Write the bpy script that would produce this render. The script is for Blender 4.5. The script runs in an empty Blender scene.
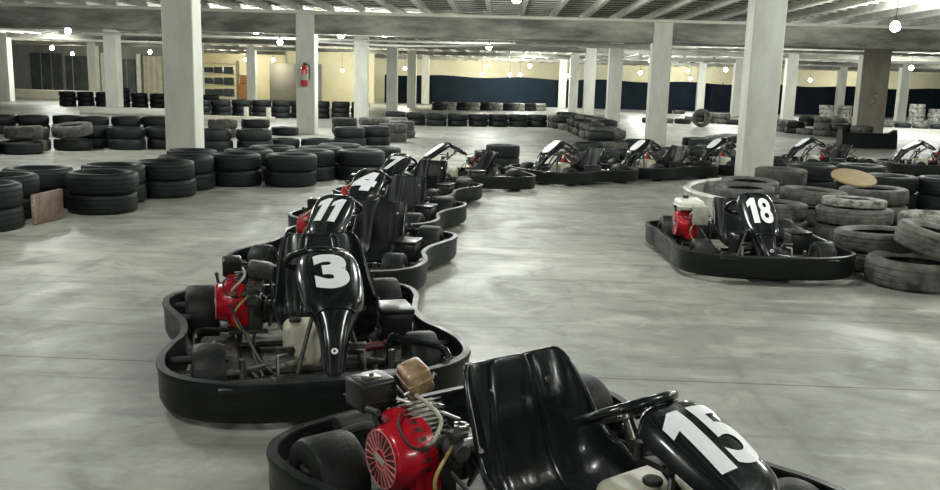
import bpy, bmesh, math, random
from mathutils import Vector, Matrix
PI = math.pi
R = math.radians
rnd = random.Random(7)
scene = bpy.context.scene
col = scene.collection

# ------------------------------------------------------------------ camera, world, exposure
def make_camera():
    f, tilt, roll, yaw, h = 874.0, .1826, .0276, .0306, 1.26
    fwd = Vector((-math.sin(yaw)*math.cos(tilt), math.cos(yaw)*math.cos(tilt), -math.sin(tilt)))
    rt = fwd.cross(Vector((0, 0, 1))).normalized()
    up = rt.cross(fwd)
    r2 = math.cos(roll)*rt + math.sin(roll)*up
    u2 = -math.sin(roll)*rt + math.cos(roll)*up
    cd = bpy.data.cameras.new('camera')
    cam = bpy.data.objects.new('camera', cd)
    col.objects.link(cam)
    m = Matrix((r2, u2, -fwd)).transposed().to_4x4()
    m.translation = (0, 0, h)
    cam.matrix_world = m
    cd.sensor_fit = 'HORIZONTAL'
    cd.sensor_width = 36
    cd.lens = 36*f/940
    cd.clip_end = 300
    cd.clip_start = .02
    scene.camera = cam
make_camera()
w = bpy.data.worlds.new('world')
scene.world = w
w.use_nodes = True
w.node_tree.nodes['Background'].inputs[0].default_value = (.75, .82, .8, 1)
w.node_tree.nodes['Background'].inputs[1].default_value = .25
scene.view_settings.view_transform = 'Standard'
scene.view_settings.look = 'None'
scene.view_settings.gamma = 1
scene.view_settings.use_curve_mapping = False
scene.view_settings.exposure = 0.06

# lamps hung from the joists: (x, y, z, watts)
LAMP_SPOTS = [
    # near bays, above and behind the photographer
    (-1.5, -3.5, 2.55, 55), (3.5, -3.0, 2.55, 50), (-1.6, 1.0, 2.6, 45), (2.6, 2.0, 2.6, 45),
    (-3.2, 5.6, 2.6, 55), (.9, 6.0, 2.6, 65), (4.6, 6.4, 2.6, 55), (8.6, 5.5, 2.6, 60),
    (-8.5, 7.5, 2.6, 70), (-.6, 10.6, 2.6, 85), (-7.4, 13.6, 2.62, 80), (5.6, 11.0, 2.6, 80), (-2.6, 14.0, 2.64, 70),
    (.2, 15.1, 2.68, 110), (11.5, 12.0, 2.6, 90), (-14.0, 11.0, 2.6, 90),
    # far bays, in view
    (6.68, 15.6, 2.41, 140), (-5.97, 21.5, 2.37, 110), (-6.77, 27.0, 2.34, 150), (-3.87, 21.3, 2.32, 90), (-2.82, 21.3, 2.37, 90),
    (-11.82, 24.0, 2.37, 150), (-18.43, 36.0, 2.23, 190), (-.42, 27.0, 2.36, 190), (-11.9, 46.0, 2.18, 110), (-15.97, 40.0, 2.27, 190),
    (-5.13, 47.0, 1.95, 200), (-8.61, 47.8, 1.75, 50), (-7.2, 44.0, 1.9, 120), (3.7, 50.0, 1.85, 130), (.46, 51.0, 1.8, 90), (1.04, 51.0, 1.82, 90),
    (-1.14, 51.0, 1.8, 120), (15.6, 34.6, 2.3, 200), (15.73, 46.0, 1.9, 170), (6.78, 44.0, 2.0, 190), (10.49, 50.0, 1.85, 140),
    (9.68, 39.0, 2.15, 210), (5.6, 34.0, 2.3, 190), (16.0, 33.0, 2.5, 210), (1.36, 44.0, 2.19, 200), (6.2, 23.5, 2.5, 120),
    (8.6, 31.5, 2.5, 190), (22.5, 44.0, 2.3, 190), (20.5, 31.0, 2.4, 190), (-22.0, 45.0, 2.2, 160), (-15.5, 53.4, 2.3, 200), (-1.0, 58.0, 2.45, 330), (12.0, 58.0, 2.45, 330), (-9.0, 57.0, 2.4, 160), (24.0, 58.0, 2.4, 300),
]

# ------------------------------------------------------------------ materials
def mat(name, base, rough=.5, metal=0, noise=None, scale=8, rvar=0, bump=0, bscale=60, coat=0, spec=.5, emis=None, estr=0, rand=0, trans=0, stretch=None, thresh=(.4, .65), ior=None):
    """principled surface; noise = second colour mixed in by noise; rand = object-to-object value change"""
    m = bpy.data.materials.new(name)
    m.use_nodes = True
    nt = m.node_tree
    N = nt.nodes
    L = nt.links
    b = N['Principled BSDF']
    b.inputs['Base Color'].default_value = (*base, 1)
    b.inputs['Roughness'].default_value = rough
    b.inputs['Metallic'].default_value = metal
    b.inputs['Specular IOR Level'].default_value = spec
    if coat:
        b.inputs['Coat Weight'].default_value = coat
        b.inputs['Coat Roughness'].default_value = .06
    if trans:
        b.inputs['Subsurface Weight'].default_value = trans
        b.inputs['Subsurface Scale'].default_value = .03
    if emis:
        b.inputs['Emission Color'].default_value = (*emis, 1)
        b.inputs['Emission Strength'].default_value = estr
    tc = N.new('ShaderNodeTexCoord')
    mp = N.new('ShaderNodeMapping')
    L.new(tc.outputs['Object'], mp.inputs[0])
    if stretch:
        mp.inputs['Scale'].default_value = stretch
    if noise:
        nz = N.new('ShaderNodeTexNoise')
        nz.inputs['Scale'].default_value = scale
        nz.inputs['Detail'].default_value = 7
        nz.inputs['Roughness'].default_value = .65
        L.new(mp.outputs[0], nz.inputs['Vector'])
        rp = N.new('ShaderNodeMapRange')
        rp.inputs[1].default_value, rp.inputs[2].default_value = thresh
        L.new(nz.outputs[0], rp.inputs[0])
        mx = N.new('ShaderNodeMix')
        mx.data_type = 'RGBA'
        mx.inputs[6].default_value = (*base, 1)
        mx.inputs[7].default_value = (*noise, 1)
        L.new(rp.outputs[0], mx.inputs[0])
        out = mx.outputs[2]
        if rand:
            oi = N.new('ShaderNodeObjectInfo')
            hs = N.new('ShaderNodeHueSaturation')
            mr = N.new('ShaderNodeMapRange')
            mr.inputs[3].default_value = 1-rand
            mr.inputs[4].default_value = 1+rand
            L.new(oi.outputs['Random'], mr.inputs[0])
            L.new(mr.outputs[0], hs.inputs['Value'])
            L.new(out, hs.inputs['Color'])
            out = hs.outputs[0]
        L.new(out, b.inputs['Base Color'])
        if rvar:
            rr = N.new('ShaderNodeMapRange')
            rr.inputs[1].default_value, rr.inputs[2].default_value = .3, .7
            rr.inputs[3].default_value = rough
            rr.inputs[4].default_value = rough+rvar
            L.new(nz.outputs[0], rr.inputs[0])
            L.new(rr.outputs[0], b.inputs['Roughness'])
    if bump:
        n2 = N.new('ShaderNodeTexNoise')
        n2.inputs['Scale'].default_value = bscale
        n2.inputs['Detail'].default_value = 4
        L.new(mp.outputs[0], n2.inputs['Vector'])
        bp = N.new('ShaderNodeBump')
        bp.inputs['Strength'].default_value = bump
        bp.inputs['Distance'].default_value = .01
        L.new(n2.outputs[0], bp.inputs['Height'])
        L.new(bp.outputs[0], b.inputs['Normal'])
    return m

M = dict(
    column=mat('column_paint', (.56, .57, .51), .6, noise=(.46, .465, .405), scale=2, stretch=(2, 2, .6), bump=.15, bscale=30),
    column_tan=mat('column_bare_concrete', (.36, .33, .27), .7, noise=(.27, .245, .20), scale=2, stretch=(2, 2, .6), bump=.15, bscale=30),
    beam=mat('beam_concrete', (.36, .36, .31), .7, noise=(.10, .10, .085), scale=.8, stretch=(.7, 1, 2.6), thresh=(.38, .62), bump=.3, bscale=20),
    ledge=mat('ledge_paint', (.62, .62, .54), .5, noise=(.5, .5, .43), scale=2),
    rib=mat('rib_concrete', (.66, .66, .60), .6, noise=(.52, .52, .47), scale=4),
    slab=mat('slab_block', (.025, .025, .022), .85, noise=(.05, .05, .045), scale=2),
    bump_plastic=mat('bumper_plastic', (.004, .006, .006), .30, noise=(.012, .015, .015), scale=7, rvar=.2, bump=.12, bscale=25, stretch=(1, 1, 4), thresh=(.45, .75), spec=.32),
    gloss=mat('gloss_black_shell', (.005, .008, .009), .13, noise=(.011, .014, .015), scale=14, rvar=.12, coat=.5, bump=.03, bscale=12),
    seat=mat('seat_vinyl', (.005, .008, .009), .16, noise=(.012, .015, .016), scale=9, rvar=.10, coat=.3, bump=.9, bscale=5, stretch=(1, 1.6, .6)),
    white=mat('number_white', (.90, .92, .94), .4, noise=(.84, .86, .88), scale=30),
    seat_matte=mat('seat_matte', (.004, .006, .007), .38, spec=.3, noise=(.010, .012, .013), scale=9),
    rubber=mat('tyre_rubber_kart', (.008, .010, .010), .5, spec=.3, noise=(.020, .022, .022), scale=12, bump=.2, bscale=90),
    tyre_black=mat('tyre_black', (.006, .009, .009), .46, spec=.28, noise=(.016, .020, .019), scale=5, rvar=.2, bump=.2, bscale=50, rand=.35, thresh=(.45, .75)),
    tyre_grey=mat('tyre_dusty', (.022, .024, .022), .65, spec=.3, noise=(.125, .125, .108), scale=7, bump=.4, bscale=40, rand=.25, thresh=(.35, .62)),
    tyre_white=mat('tyre_whitewashed', (.34, .34, .31), .75, noise=(.09, .09, .08), scale=9, bump=.4, bscale=40, rand=.2, thresh=(.45, .6)),
    frame=mat('frame_steel', (.02, .022, .022), .35, metal=.5, noise=(.07, .06, .05), scale=20),
    steel=mat('bright_steel', (.55, .55, .53), .28, metal=1, noise=(.30, .28, .25), scale=20),
    cast=mat('cast_metal', (.10, .10, .095), .5, metal=.6, noise=(.035, .033, .03), scale=14, bump=.3, bscale=60),
    fins=mat('cylinder_fins', (.45, .45, .40), .45, metal=.6, noise=(.22, .20, .17), scale=20),
    red=mat('engine_red', (.50, .005, .018), .25, noise=(.36, .004, .012), scale=9, coat=.4),
    redlines=mat('grille_edge', (.62, .20, .20), .45, noise=(.5, .2, .2), scale=20),
    maroon=mat('maroon_paint', (.16, .02, .025), .35, noise=(.10, .015, .02), scale=9),
    blackbox=mat('black_plastic', (.006, .008, .008), .32, spec=.35, noise=(.022, .024, .024), scale=10, bump=.1, bscale=60),
    rusty=mat('scorched_guard', (.20, .10, .05), .38, metal=.4, noise=(.52, .38, .24), scale=9, bump=.3, bscale=40),
    tank=mat('fuel_tank_plastic', (.62, .60, .47), .4, noise=(.45, .43, .33), scale=7, trans=.15),
    tankwhite=mat('white_engine_tank', (.72, .72, .62), .3, noise=(.6, .6, .52), scale=6, coat=.2),
    hose=mat('grey_hose', (.42, .41, .34), .5, noise=(.30, .29, .24), scale=20),
    yhose=mat('yellow_hose', (.42, .36, .12), .4, noise=(.32, .27, .09), scale=20),
    dark=mat('dark_rubber', (.012, .012, .012), .55, noise=(.03, .03, .03), scale=20),
    tray=mat('floor_tray_metal', (.05, .052, .05), .5, metal=.5, noise=(.14, .14, .13), scale=9, bump=.3, bscale=50),
    wood=mat('plywood', (.42, .31, .14), .6, noise=(.30, .21, .09), scale=6, stretch=(1, 6, 1)),
    board=mat('brown_board', (.13, .075, .055), .55, noise=(.24, .17, .14), scale=9, bump=.2, bscale=30),
    partition=mat('partition_board', (.13, .12, .095), .7, noise=(.10, .095, .075), scale=2),
    chip=mat('chipped_board_edge', (.42, .36, .27), .7, noise=(.25, .17, .10), scale=25),
    wallgrey=mat('wall_grey', (.24, .25, .23), .8, noise=(.14, .15, .14), scale=.8, stretch=(1, 1, .4)),
    walldark=mat('wall_dark', (.03, .038, .042), .6, noise=(.07, .08, .085), scale=1.2),
    pale=mat('wall_pale', (.78, .76, .60), .8, noise=(.66, .64, .48), scale=.6),
    cream=mat('wall_cream', (.58, .54, .38), .8, noise=(.52, .47, .30), scale=.8),
    tarp=mat('navy_tarp', (.006, .011, .017), .9, spec=.1, noise=(.009, .015, .022), scale=1.5, bump=.2, bscale=2),
    barrier_white=mat('white_barrier', (.55, .56, .50), .45, noise=(.12, .125, .105), scale=4, bump=.2, bscale=30, thresh=(.45, .65)),
    extred=mat('extinguisher_red', (.45, .02, .025), .3, noise=(.36, .015, .02), scale=9, coat=.4),
    curb=mat('pale_kerb', (.50, .47, .36), .7, noise=(.40, .38, .29), scale=4),
    orange=mat('orange_goods', (.55, .27, .10), .6, noise=(.45, .2, .08), scale=6),
    blue=mat('blue_shell', (.015, .05, .42), .3, noise=(.012, .04, .3), scale=6, coat=.3),
    marker=mat('grey_marker_ink', (.05, .05, .045), .8, noise=(.12, .12, .11), scale=20),
    bulb=mat('bulb_glass', (.9, .9, .85), .4, emis=(.98, 1, .93), estr=30),
    pipe=mat('painted_pipe', (.45, .45, .40), .45, noise=(.34, .34, .30), scale=5),
)

def floor_material():
    m = bpy.data.materials.new('polished_concrete')
    m.use_nodes = True
    nt = m.node_tree
    N = nt.nodes
    L = nt.links
    b = N['Principled BSDF']
    tc = N.new('ShaderNodeTexCoord')
    def noise(scale, detail=6, stretch=(1, 1, 1), rot=0, dist=0):
        mp = N.new('ShaderNodeMapping')
        mp.inputs['Scale'].default_value = stretch
        mp.inputs['Rotation'].default_value = (0, 0, rot)
        L.new(tc.outputs['Object'], mp.inputs[0])
        n = N.new('ShaderNodeTexNoise')
        n.inputs['Scale'].default_value = scale
        n.inputs['Detail'].default_value = detail
        n.inputs['Roughness'].default_value = .62
        n.inputs['Distortion'].default_value = dist
        L.new(mp.outputs[0], n.inputs['Vector'])
        return n.outputs[0]
    def rng(src, a, b_, c, d):
        r = N.new('ShaderNodeMapRange')
        for i, v in enumerate((a, b_, c, d)):
            r.inputs[i+1].default_value = v
        L.new(src, r.inputs[0])
        return r.outputs[0]
    def mix(a, b_, fac):
        x = N.new('ShaderNodeMix')
        x.data_type = 'RGBA'
        for i, v in ((6, a), (7, b_)):
            if isinstance(v, tuple):
                x.inputs[i].default_value = (*v, 1)
            else:
                L.new(v, x.inputs[i])
        L.new(fac, x.inputs[0])
        return x.outputs[2]
    big = noise(.45, 6, dist=.6)
    c = mix((.215, .218, .192), (.385, .388, .345), rng(big, .36, .62, 0, 1))
    mott = noise(1.5, 7, dist=1.2)
    c = mix(c, (.15, .155, .135), rng(mott, .50, .68, 0, .65))
    wisp = noise(1.5, 7, (1, 2.0, 1), .5, .7)
    c = mix(c, (.54, .55, .49), rng(wisp, .52, .70, 0, .6))
    marks = noise(1.3, 5, (.35, 4.5, 1), .25, .4)
    c = mix(c, (.11, .115, .10), rng(marks, .54, .72, 0, .7))
    marks2 = noise(1.2, 5, (4.0, .3, 1), -.22, .4)
    c = mix(c, (.12, .125, .105), rng(marks2, .56, .74, 0, .5))
    scuff = noise(2.6, 8, (1, 1.5, 1), .5, .9)
    c = mix(c, (.16, .165, .145), rng(scuff, .52, .66, 0, .62))
    c = mix(c, (.58, .585, .53), rng(scuff, .42, .28, 0, .4))
    fine = noise(38, 4)
    c = mix(c, (.14, .145, .12), rng(fine, .55, .75, 0, .18))
    # saw-cut joints of the slab every 4 m
    sx = N.new('ShaderNodeSeparateXYZ')
    L.new(tc.outputs['Object'], sx.inputs[0])
    def joint(sock, off, period):
        a = N.new('ShaderNodeMath'); a.operation = 'SUBTRACT'; a.inputs[1].default_value = off
        L.new(sock, a.inputs[0])
        p = N.new('ShaderNodeMath'); p.operation = 'PINGPONG'; p.inputs[1].default_value = period/2
        L.new(a.outputs[0], p.inputs[0])
        l = N.new('ShaderNodeMath'); l.operation = 'LESS_THAN'; l.inputs[1].default_value = .006
        L.new(p.outputs[0], l.inputs[0])
        return l.outputs[0]
    jm = N.new('ShaderNodeMath'); jm.operation = 'MULTIPLY'; jm.inputs[1].default_value = .8
    mxj = N.new('ShaderNodeMath'); mxj.operation = 'MAXIMUM'
    L.new(joint(sx.outputs[1], 3.70, 8.0), mxj.inputs[0])
    L.new(joint(sx.outputs[0], -8.6, 16.16), mxj.inputs[1])
    L.new(mxj.outputs[0], jm.inputs[0])
    c = mix(c, (.035, .034, .03), jm.outputs[0])
    L.new(c, b.inputs['Base Color'])
    L.new(rng(mott, .3, .7, .40, .62), b.inputs['Roughness'])
    b.inputs['Specular IOR Level'].default_value = .5
    bp = N.new('ShaderNodeBump')
    bp.inputs['Strength'].default_value = .25
    bp.inputs['Distance'].default_value = .006
    L.new(noise(14, 6), bp.inputs['Height'])
    L.new(bp.outputs[0], b.inputs['Normal'])
    return m
M['floor'] = floor_material()

# ------------------------------------------------------------------ object helpers
def meta(o, label=None, cat=None, group=None, kind=None):
    if label: o['label'] = label
    if cat: o['category'] = cat
    if group: o['group'] = group
    if kind: o['kind'] = kind
    return o
def empty(name, loc=(0, 0, 0), rz=0, **k):
    o = bpy.data.objects.new(name, None)
    col.objects.link(o)
    o.location = loc
    o.rotation_euler = (0, 0, rz)
    o.empty_display_size = .1
    return meta(o, **k)
def build(name, bm, material, parent=None, smooth=35, **k):
    me = bpy.data.meshes.new(name)
    bm.normal_update()
    bm.to_mesh(me)
    bm.free()
    if smooth:
        for p in me.polygons:
            p.use_smooth = True
        me.set_sharp_from_angle(angle=R(smooth))
    mats = material if isinstance(material, (list, tuple)) else [material]
    for x in mats:
        me.materials.append(x)
    o = bpy.data.objects.new(name, me)
    col.objects.link(o)
    if parent:
        o.parent = parent
    return meta(o, **k)
def structure(name, bm, material, smooth=0):
    return build(name, bm, material, None, smooth, kind='structure')
def copy_tree(o, parent=None):
    c = o.copy()
    col.objects.link(c)
    if parent:
        c.parent = parent
    for ch in list(o.children):
        copy_tree(ch, c)
    return c
def B():
    return bmesh.new()
def box(bm, c, s, bev=0, rot=None, seg=2, mi=0):
    m = Matrix.Translation(c)
    if rot: m = m @ rot
    m = m @ Matrix.Diagonal((*s, 1))
    r = bmesh.ops.create_cube(bm, size=1, matrix=m)
    vs = r['verts']
    fs = list({f for v in vs for f in v.link_faces})
    if bev:
        es = list({e for f in fs for e in f.edges})
        q = bmesh.ops.bevel(bm, geom=es, offset=bev, segments=seg, affect='EDGES', profile=.5)
        fs = q['faces'] + [f for f in fs if f.is_valid]
    for f in fs:
        if f.is_valid: f.material_index = mi
    return bm
def frame_of(d):
    d = d.normalized()
    a = Vector((0, 0, 1)) if abs(d.z) < .9 else Vector((1, 0, 0))
    x = d.cross(a).normalized()
    return x, d.cross(x).normalized()
def tube(bm, pts, r, seg=10, smooth=0, closed=False, caps=True):
    pts = [Vector(p) for p in pts]
    if smooth: pts = catmull(pts, smooth, closed)
    n = len(pts)
    rs = r if isinstance(r, (list, tuple)) else [r]*n
    rings = []
    x = None
    for i, p in enumerate(pts):
        if closed: d = (pts[(i+1) % n]-pts[i-1])
        else: d = pts[min(i+1, n-1)]-pts[max(i-1, 0)]
        d.normalize()
        if x is None: x, y = frame_of(d)
        else:
            x = (x-d*x.dot(d))
            if x.length < 1e-6: x, _ = frame_of(d)
            x.normalize()
            y = d.cross(x)
        rings.append([bm.verts.new(p+rs[i]*(x*math.cos(2*PI*k/seg)+y*math.sin(2*PI*k/seg))) for k in range(seg)])
    m = n if closed else n-1
    for i in range(m):
        a, b_ = rings[i], rings[(i+1) % n]
        for k in range(seg):
            bm.faces.new((a[k], a[(k+1) % seg], b_[(k+1) % seg], b_[k]))
    if caps and not closed:
        bm.faces.new(rings[0][::-1])
        bm.faces.new(rings[-1])
    return bm
def catmull(pts, n=6, closed=False):
    out = []
    N = len(pts)
    rngs = range(N if closed else N-1)
    for i in rngs:
        if closed: p0, p1, p2, p3 = pts[i-1], pts[i], pts[(i+1) % N], pts[(i+2) % N]
        else: p0, p1, p2, p3 = pts[max(i-1, 0)], pts[i], pts[i+1], pts[min(i+2, N-1)]
        for k in range(n):
            t = k/n
            out.append(.5*((2*p1)+(-p0+p2)*t+(2*p0-5*p1+4*p2-p3)*t*t+(-p0+3*p1-3*p2+p3)*t**3))
    if not closed: out.append(pts[-1].copy())
    return out
def lathe(bm, prof, M4, seg=32, closed=True, mi=0):
    """profile of (radius, axial) spun about local Z, then placed by matrix M4"""
    rings = []
    for k in range(seg):
        a = 2*PI*k/seg
        rings.append([bm.verts.new(M4 @ Vector((r*math.cos(a), r*math.sin(a), z))) for r, z in prof])
    m = len(prof) if closed else len(prof)-1
    for k in range(seg):
        a, b_ = rings[k], rings[(k+1) % seg]
        for i in range(m):
            j = (i+1) % len(prof)
            f = bm.faces.new((a[i], b_[i], b_[j], a[j]))
            f.material_index = mi
    return bm
def cyl(bm, p0, p1, r, seg=20, r2=None, bev=0):
    """solid capped cylinder between two points"""
    p0, p1 = Vector(p0), Vector(p1)
    r2 = r if r2 is None else r2
    L_ = (p1-p0).length
    d = (p1-p0).normalized()
    if bev: pts = [p0, p0, p0+d*bev, p1-d*bev, p1, p1]; rs = [.001, r-bev, r, r2, r2-bev, .001]
    else: pts = [p0, p1]; rs = [r, r2]
    x, y = frame_of(d)
    rings = [[bm.verts.new(p+q*(x*math.cos(2*PI*k/seg)+y*math.sin(2*PI*k/seg))) for k in range(seg)] for p, q in zip(pts, rs)]
    for a, b_ in zip(rings, rings[1:]):
        for k in range(seg):
            bm.faces.new((a[k], a[(k+1) % seg], b_[(k+1) % seg], b_[k]))
    if not bev:
        bm.faces.new(rings[0][::-1]); bm.faces.new(rings[-1])
    return bm
def grid_surface(bm, fn, nu, nv):
    vs = [[bm.verts.new(fn(i/nu, j/nv)) for j in range(nv+1)] for i in range(nu+1)]
    for i in range(nu):
        for j in range(nv):
            bm.faces.new((vs[i][j], vs[i+1][j], vs[i+1][j+1], vs[i][j+1]))
    return vs
def thicken(bm, t):
    bm.normal_update()
    bmesh.ops.recalc_face_normals(bm, faces=bm.faces)
    bmesh.ops.solidify(bm, geom=list(bm.faces), thickness=t)

# ------------------------------------------------------------------ the setting
X0, X1, Y0, Y1 = -36.0, 38.0, -9.0, 62.0
b = B(); box(b, ((X0+X1)/2, (Y0+Y1)/2, -.1), (X1-X0, Y1-Y0, .2)); structure('floor', b, M['floor'])
ZR = 2.78
b = B()
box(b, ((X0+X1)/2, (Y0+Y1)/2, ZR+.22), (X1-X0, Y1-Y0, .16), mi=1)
x = X0+.4
while x < X1:                       # ribs of the slab, running down the hall
    box(b, (x, (Y0+Y1)/2, ZR+.07), (.085, Y1-Y0, .14)); x += .72
y = Y0+.3
while y < Y1:                       # thin cross ribs between them
    box(b, ((X0+X1)/2, y, ZR+.13), (X1-X0, .06, .02)); y += .50
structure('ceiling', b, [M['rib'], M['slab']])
def wall(name, a, c, h=3.1, m=M['wallgrey'], z=0):
    b = B(); box(b, ((a[0]+c[0])/2, (a[1]+c[1])/2, z+h/2), (max(.2, abs(a[0]-c[0])), max(.2, abs(a[1]-c[1])), h)); return structure(name, b, m)
wall('wall_left', (X0, Y0), (X0, Y1))
wall('wall_right', (X1, Y0), (X1, Y1))
wall('wall_behind', (X0, Y0), (X1, Y0))
wall('wall_far', (X0, Y1), (X1, Y1), m=M['pale'])
wall('wall_far_left', (-36, 50), (-19.2, 50), h=2.78)
wall('wall_far_centre', (-12.1, 50.0), (-7.2, 50.0), h=2.78, m=M['cream'])
# column grid
COLX = [-4.5+8.08*i for i in range(-3, 5)]
def column(X, Y, n):
    b = B()
    wide = abs(X-11.66) < .1 and abs(Y-28.24) < .1
    box(b, (X, Y+.19, 1.4), (.86 if wide else .43, .38, 2.8), bev=.012, seg=1)
    o = structure('column_%d' % n, b, M['column_tan' if wide else 'column'], smooth=20)
    return o
n = 0
columns = {}
for k in range(-1, 6):
    for i, X in enumerate(COLX):
        Y = 12.24+8*k
        n += 1
        columns[(i, k)] = column(X, Y, n)
# the deep cross beam with its pale ledge, and the shallow beams of the other bays
b = B(); box(b, ((X0+X1)/2, 20.44, 2.52), (X1-X0, .36, .50), bev=.01, seg=1)
structure('beam_1', b, M['beam'])
b = B(); box(b, ((X0+X1)/2, 20.22, 2.745), (X1-X0, .10, .07), bev=.01, seg=1); structure('trim_1', b, M['ledge'])
for q, k in enumerate((-1, 0, 2, 3, 4, 5)):
    b = B(); box(b, ((X0+X1)/2, 12.43+8*k, 2.70), (X1-X0, .34, .17), bev=.01, seg=1)
    structure('beam_%d' % (q+2), b, M['beam'])
# steel conduit running under the far bay
b = B(); tube(b, [(-5.6, 24.5, 2.30), (-2.6, 24.3, 2.22), (1.5, 24.2, 2.36), (5.2, 24.3, 2.38)], .035, 8, smooth=6); structure('pipe_1', b, M['pipe'], 30)
b = B(); tube(b, [(-14, 27.9, 2.5), (-2, 27.9, 2.5), (12, 27.9, 2.5), (24, 27.9, 2.5)], .04, 8); structure('pipe_2', b, M['pipe'], 30)

ORD = ['first', 'second', 'third', 'fourth', 'fifth', 'sixth', 'seventh', 'eighth', 'ninth', 'tenth', 'eleventh', 'twelfth', 'thirteenth', 'fourteenth', 'fifteenth',
       'sixteenth', 'seventeenth', 'eighteenth', 'nineteenth', 'twentieth'] + ['%dth' % i for i in range(21, 60)]
def ordinal(i, n):
    if i == 0: return 'leftmost'
    if i == n-1: return 'rightmost'
    return ORD[i]+' from the left'
FAR_ORDER = sorted(range(16, len(LAMP_SPOTS)), key=lambda i: LAMP_SPOTS[i][0]/LAMP_SPOTS[i][1])
# ------------------------------------------------------------------ lamps
def make_lamp():
    t = empty('hanging_lamp')
    b = B(); cyl(b, (0, 0, .085), (0, 0, .19), .028, 16); build('lamp_holder', b, M['dark'], t)
    b = B(); cyl(b, (0, 0, 0), (0, 0, 1), .006, 6); build('cord', b, M['dark'], t)
    b = B()
    bmesh.ops.create_uvsphere(b, u_segments=20, v_segments=12, radius=.085)
    for v in b.verts:
        if v.co.z > 0: v.co.z *= 1.25; v.co.x *= 1-.3*v.co.z/.085*.6; v.co.y *= 1-.3*v.co.z/.085*.6
    build('bulb', b, M['bulb'], t, 60)
    return t
lamp0 = make_lamp()
for i, (x, y, z, wt) in enumerate(LAMP_SPOTS):
    t = lamp0 if i == 0 else copy_tree(lamp0)
    t.location = (x, y, z)
    for ch in t.children:
        if ch.name.startswith('cord'): ch.scale = (1, 1, 2.97-z-.17); ch.location = (0, 0, .17)
    if i < 16: meta(t, label='bare bulb hung from the ceiling joists above the near karts', cat='lamp', group='lamps over the near karts')
    else: meta(t, label='glowing bare bulb, %s of the bulbs in the far bays' % ordinal(FAR_ORDER.index(i), len(FAR_ORDER)), cat='lamp', group='bulbs of the far bays')
    ld = bpy.data.lights.new('lamp_light', 'POINT')
    ld.energy = wt*(1.12 if y < 9 else 1.25 if y < 13 else 1.6 if y < 20 else 1.4)
    ld.color = (.97, 1.0, .935) if y < 44 or x > 0 and y < 52 else (1, .93, .70)
    ld.shadow_soft_size = .25 if y < 9 else .12
    lo = bpy.data.objects.new('lamp_light', ld)
    lo.parent = t
    lo.location = (0, 0, -.12)
    col.objects.link(lo)

# ------------------------------------------------------------------ car tyres of the barriers
def tyre_mesh(seg, grooves, detail=True):
    Ro, w2, Ri = .315, .0925, .195
    p = []
    if grooves:
        tr = [(-.070, 0), (-.046, 0), (-.044, -.005), (-.036, -.005), (-.034, 0), (-.005, 0), (-.003, -.005), (.005, -.005), (.007, 0), (.034, 0), (.036, -.005), (.044, -.005), (.046, 0), (.070, 0)]
    else:
        tr = [(-.070, 0), (0, .002), (.070, 0)]
    for z, d in tr: p.append((Ro+d-abs(z)*.06, z))
    side = [(.300, .084), (.280, .0925), (.250, .0925), (.222, .084), (.200, .070), (.193, .060), (.200, .055), (.235, .066), (.275, .070), (.292, .060), (.298, 0)]
    p += side
    p += [(r, -z) for r, z in side[:-1][::-1]]
    bm = B()
    lathe(bm, p, Matrix.Identity(4), seg)
    bmesh.ops.recalc_face_normals(bm, faces=bm.faces)
    me = bpy.data.meshes.new('car_tyre')
    bm.to_mesh(me); bm.free()
    for q in me.polygons: q.use_smooth = True
    me.set_sharp_from_angle(angle=R(50))
    return me
TY = {}
for kname in ('black', 'grey', 'white'):
    for det, (sg, gr) in (('near', (56, True)), ('far', (24, False))):
        me = tyre_mesh(sg, gr)
        me.materials.append(M['tyre_'+kname])
        TY[(kname, det)] = me
TH = .186
def tyre(x, y, z, kind='black', tilt=(0, 0), rz=None, label='', group='', sc=1.0, wz=1.0):
    me = TY[(kind, 'near' if y < 14 else 'far')]
    o = bpy.data.objects.new('car_tyre', me)
    o.location = (x, y, z)
    o.rotation_euler = (tilt[0], tilt[1], rnd.uniform(0, 6) if rz is None else rz)
    o.scale = (sc, sc, wz)
    col.objects.link(o)
    return meta(o, label=label, cat='tyre', group=group)
PLACED = [(X, 12.43+8*k, .40) for X in COLX for k in range(-1, 6)]
def spread(pts, m=.64):
    """nudge the stacks of a row apart, and off the columns and the rows before it"""
    P = [list(p) for p in pts]
    for _ in range(200):
        for i, p in enumerate(P):
            for q in P[:i]:
                dx, dy = p[0]-q[0], p[1]-q[1]; d = math.hypot(dx, dy)
                if 1e-6 < d < m:
                    f = (m-d)/d/2; p[0] += dx*f; p[1] += dy*f; q[0] -= dx*f; q[1] -= dy*f
            for a, c, r in PLACED:
                dx, dy = p[0]-a, p[1]-c; d = math.hypot(dx, dy); mm = r+m/2
                if 1e-6 < d < mm:
                    f = (mm-d)/d; p[0] += dx*f; p[1] += dy*f
    PLACED.extend((x, y, m/2) for x, y in P)
    return P
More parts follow.
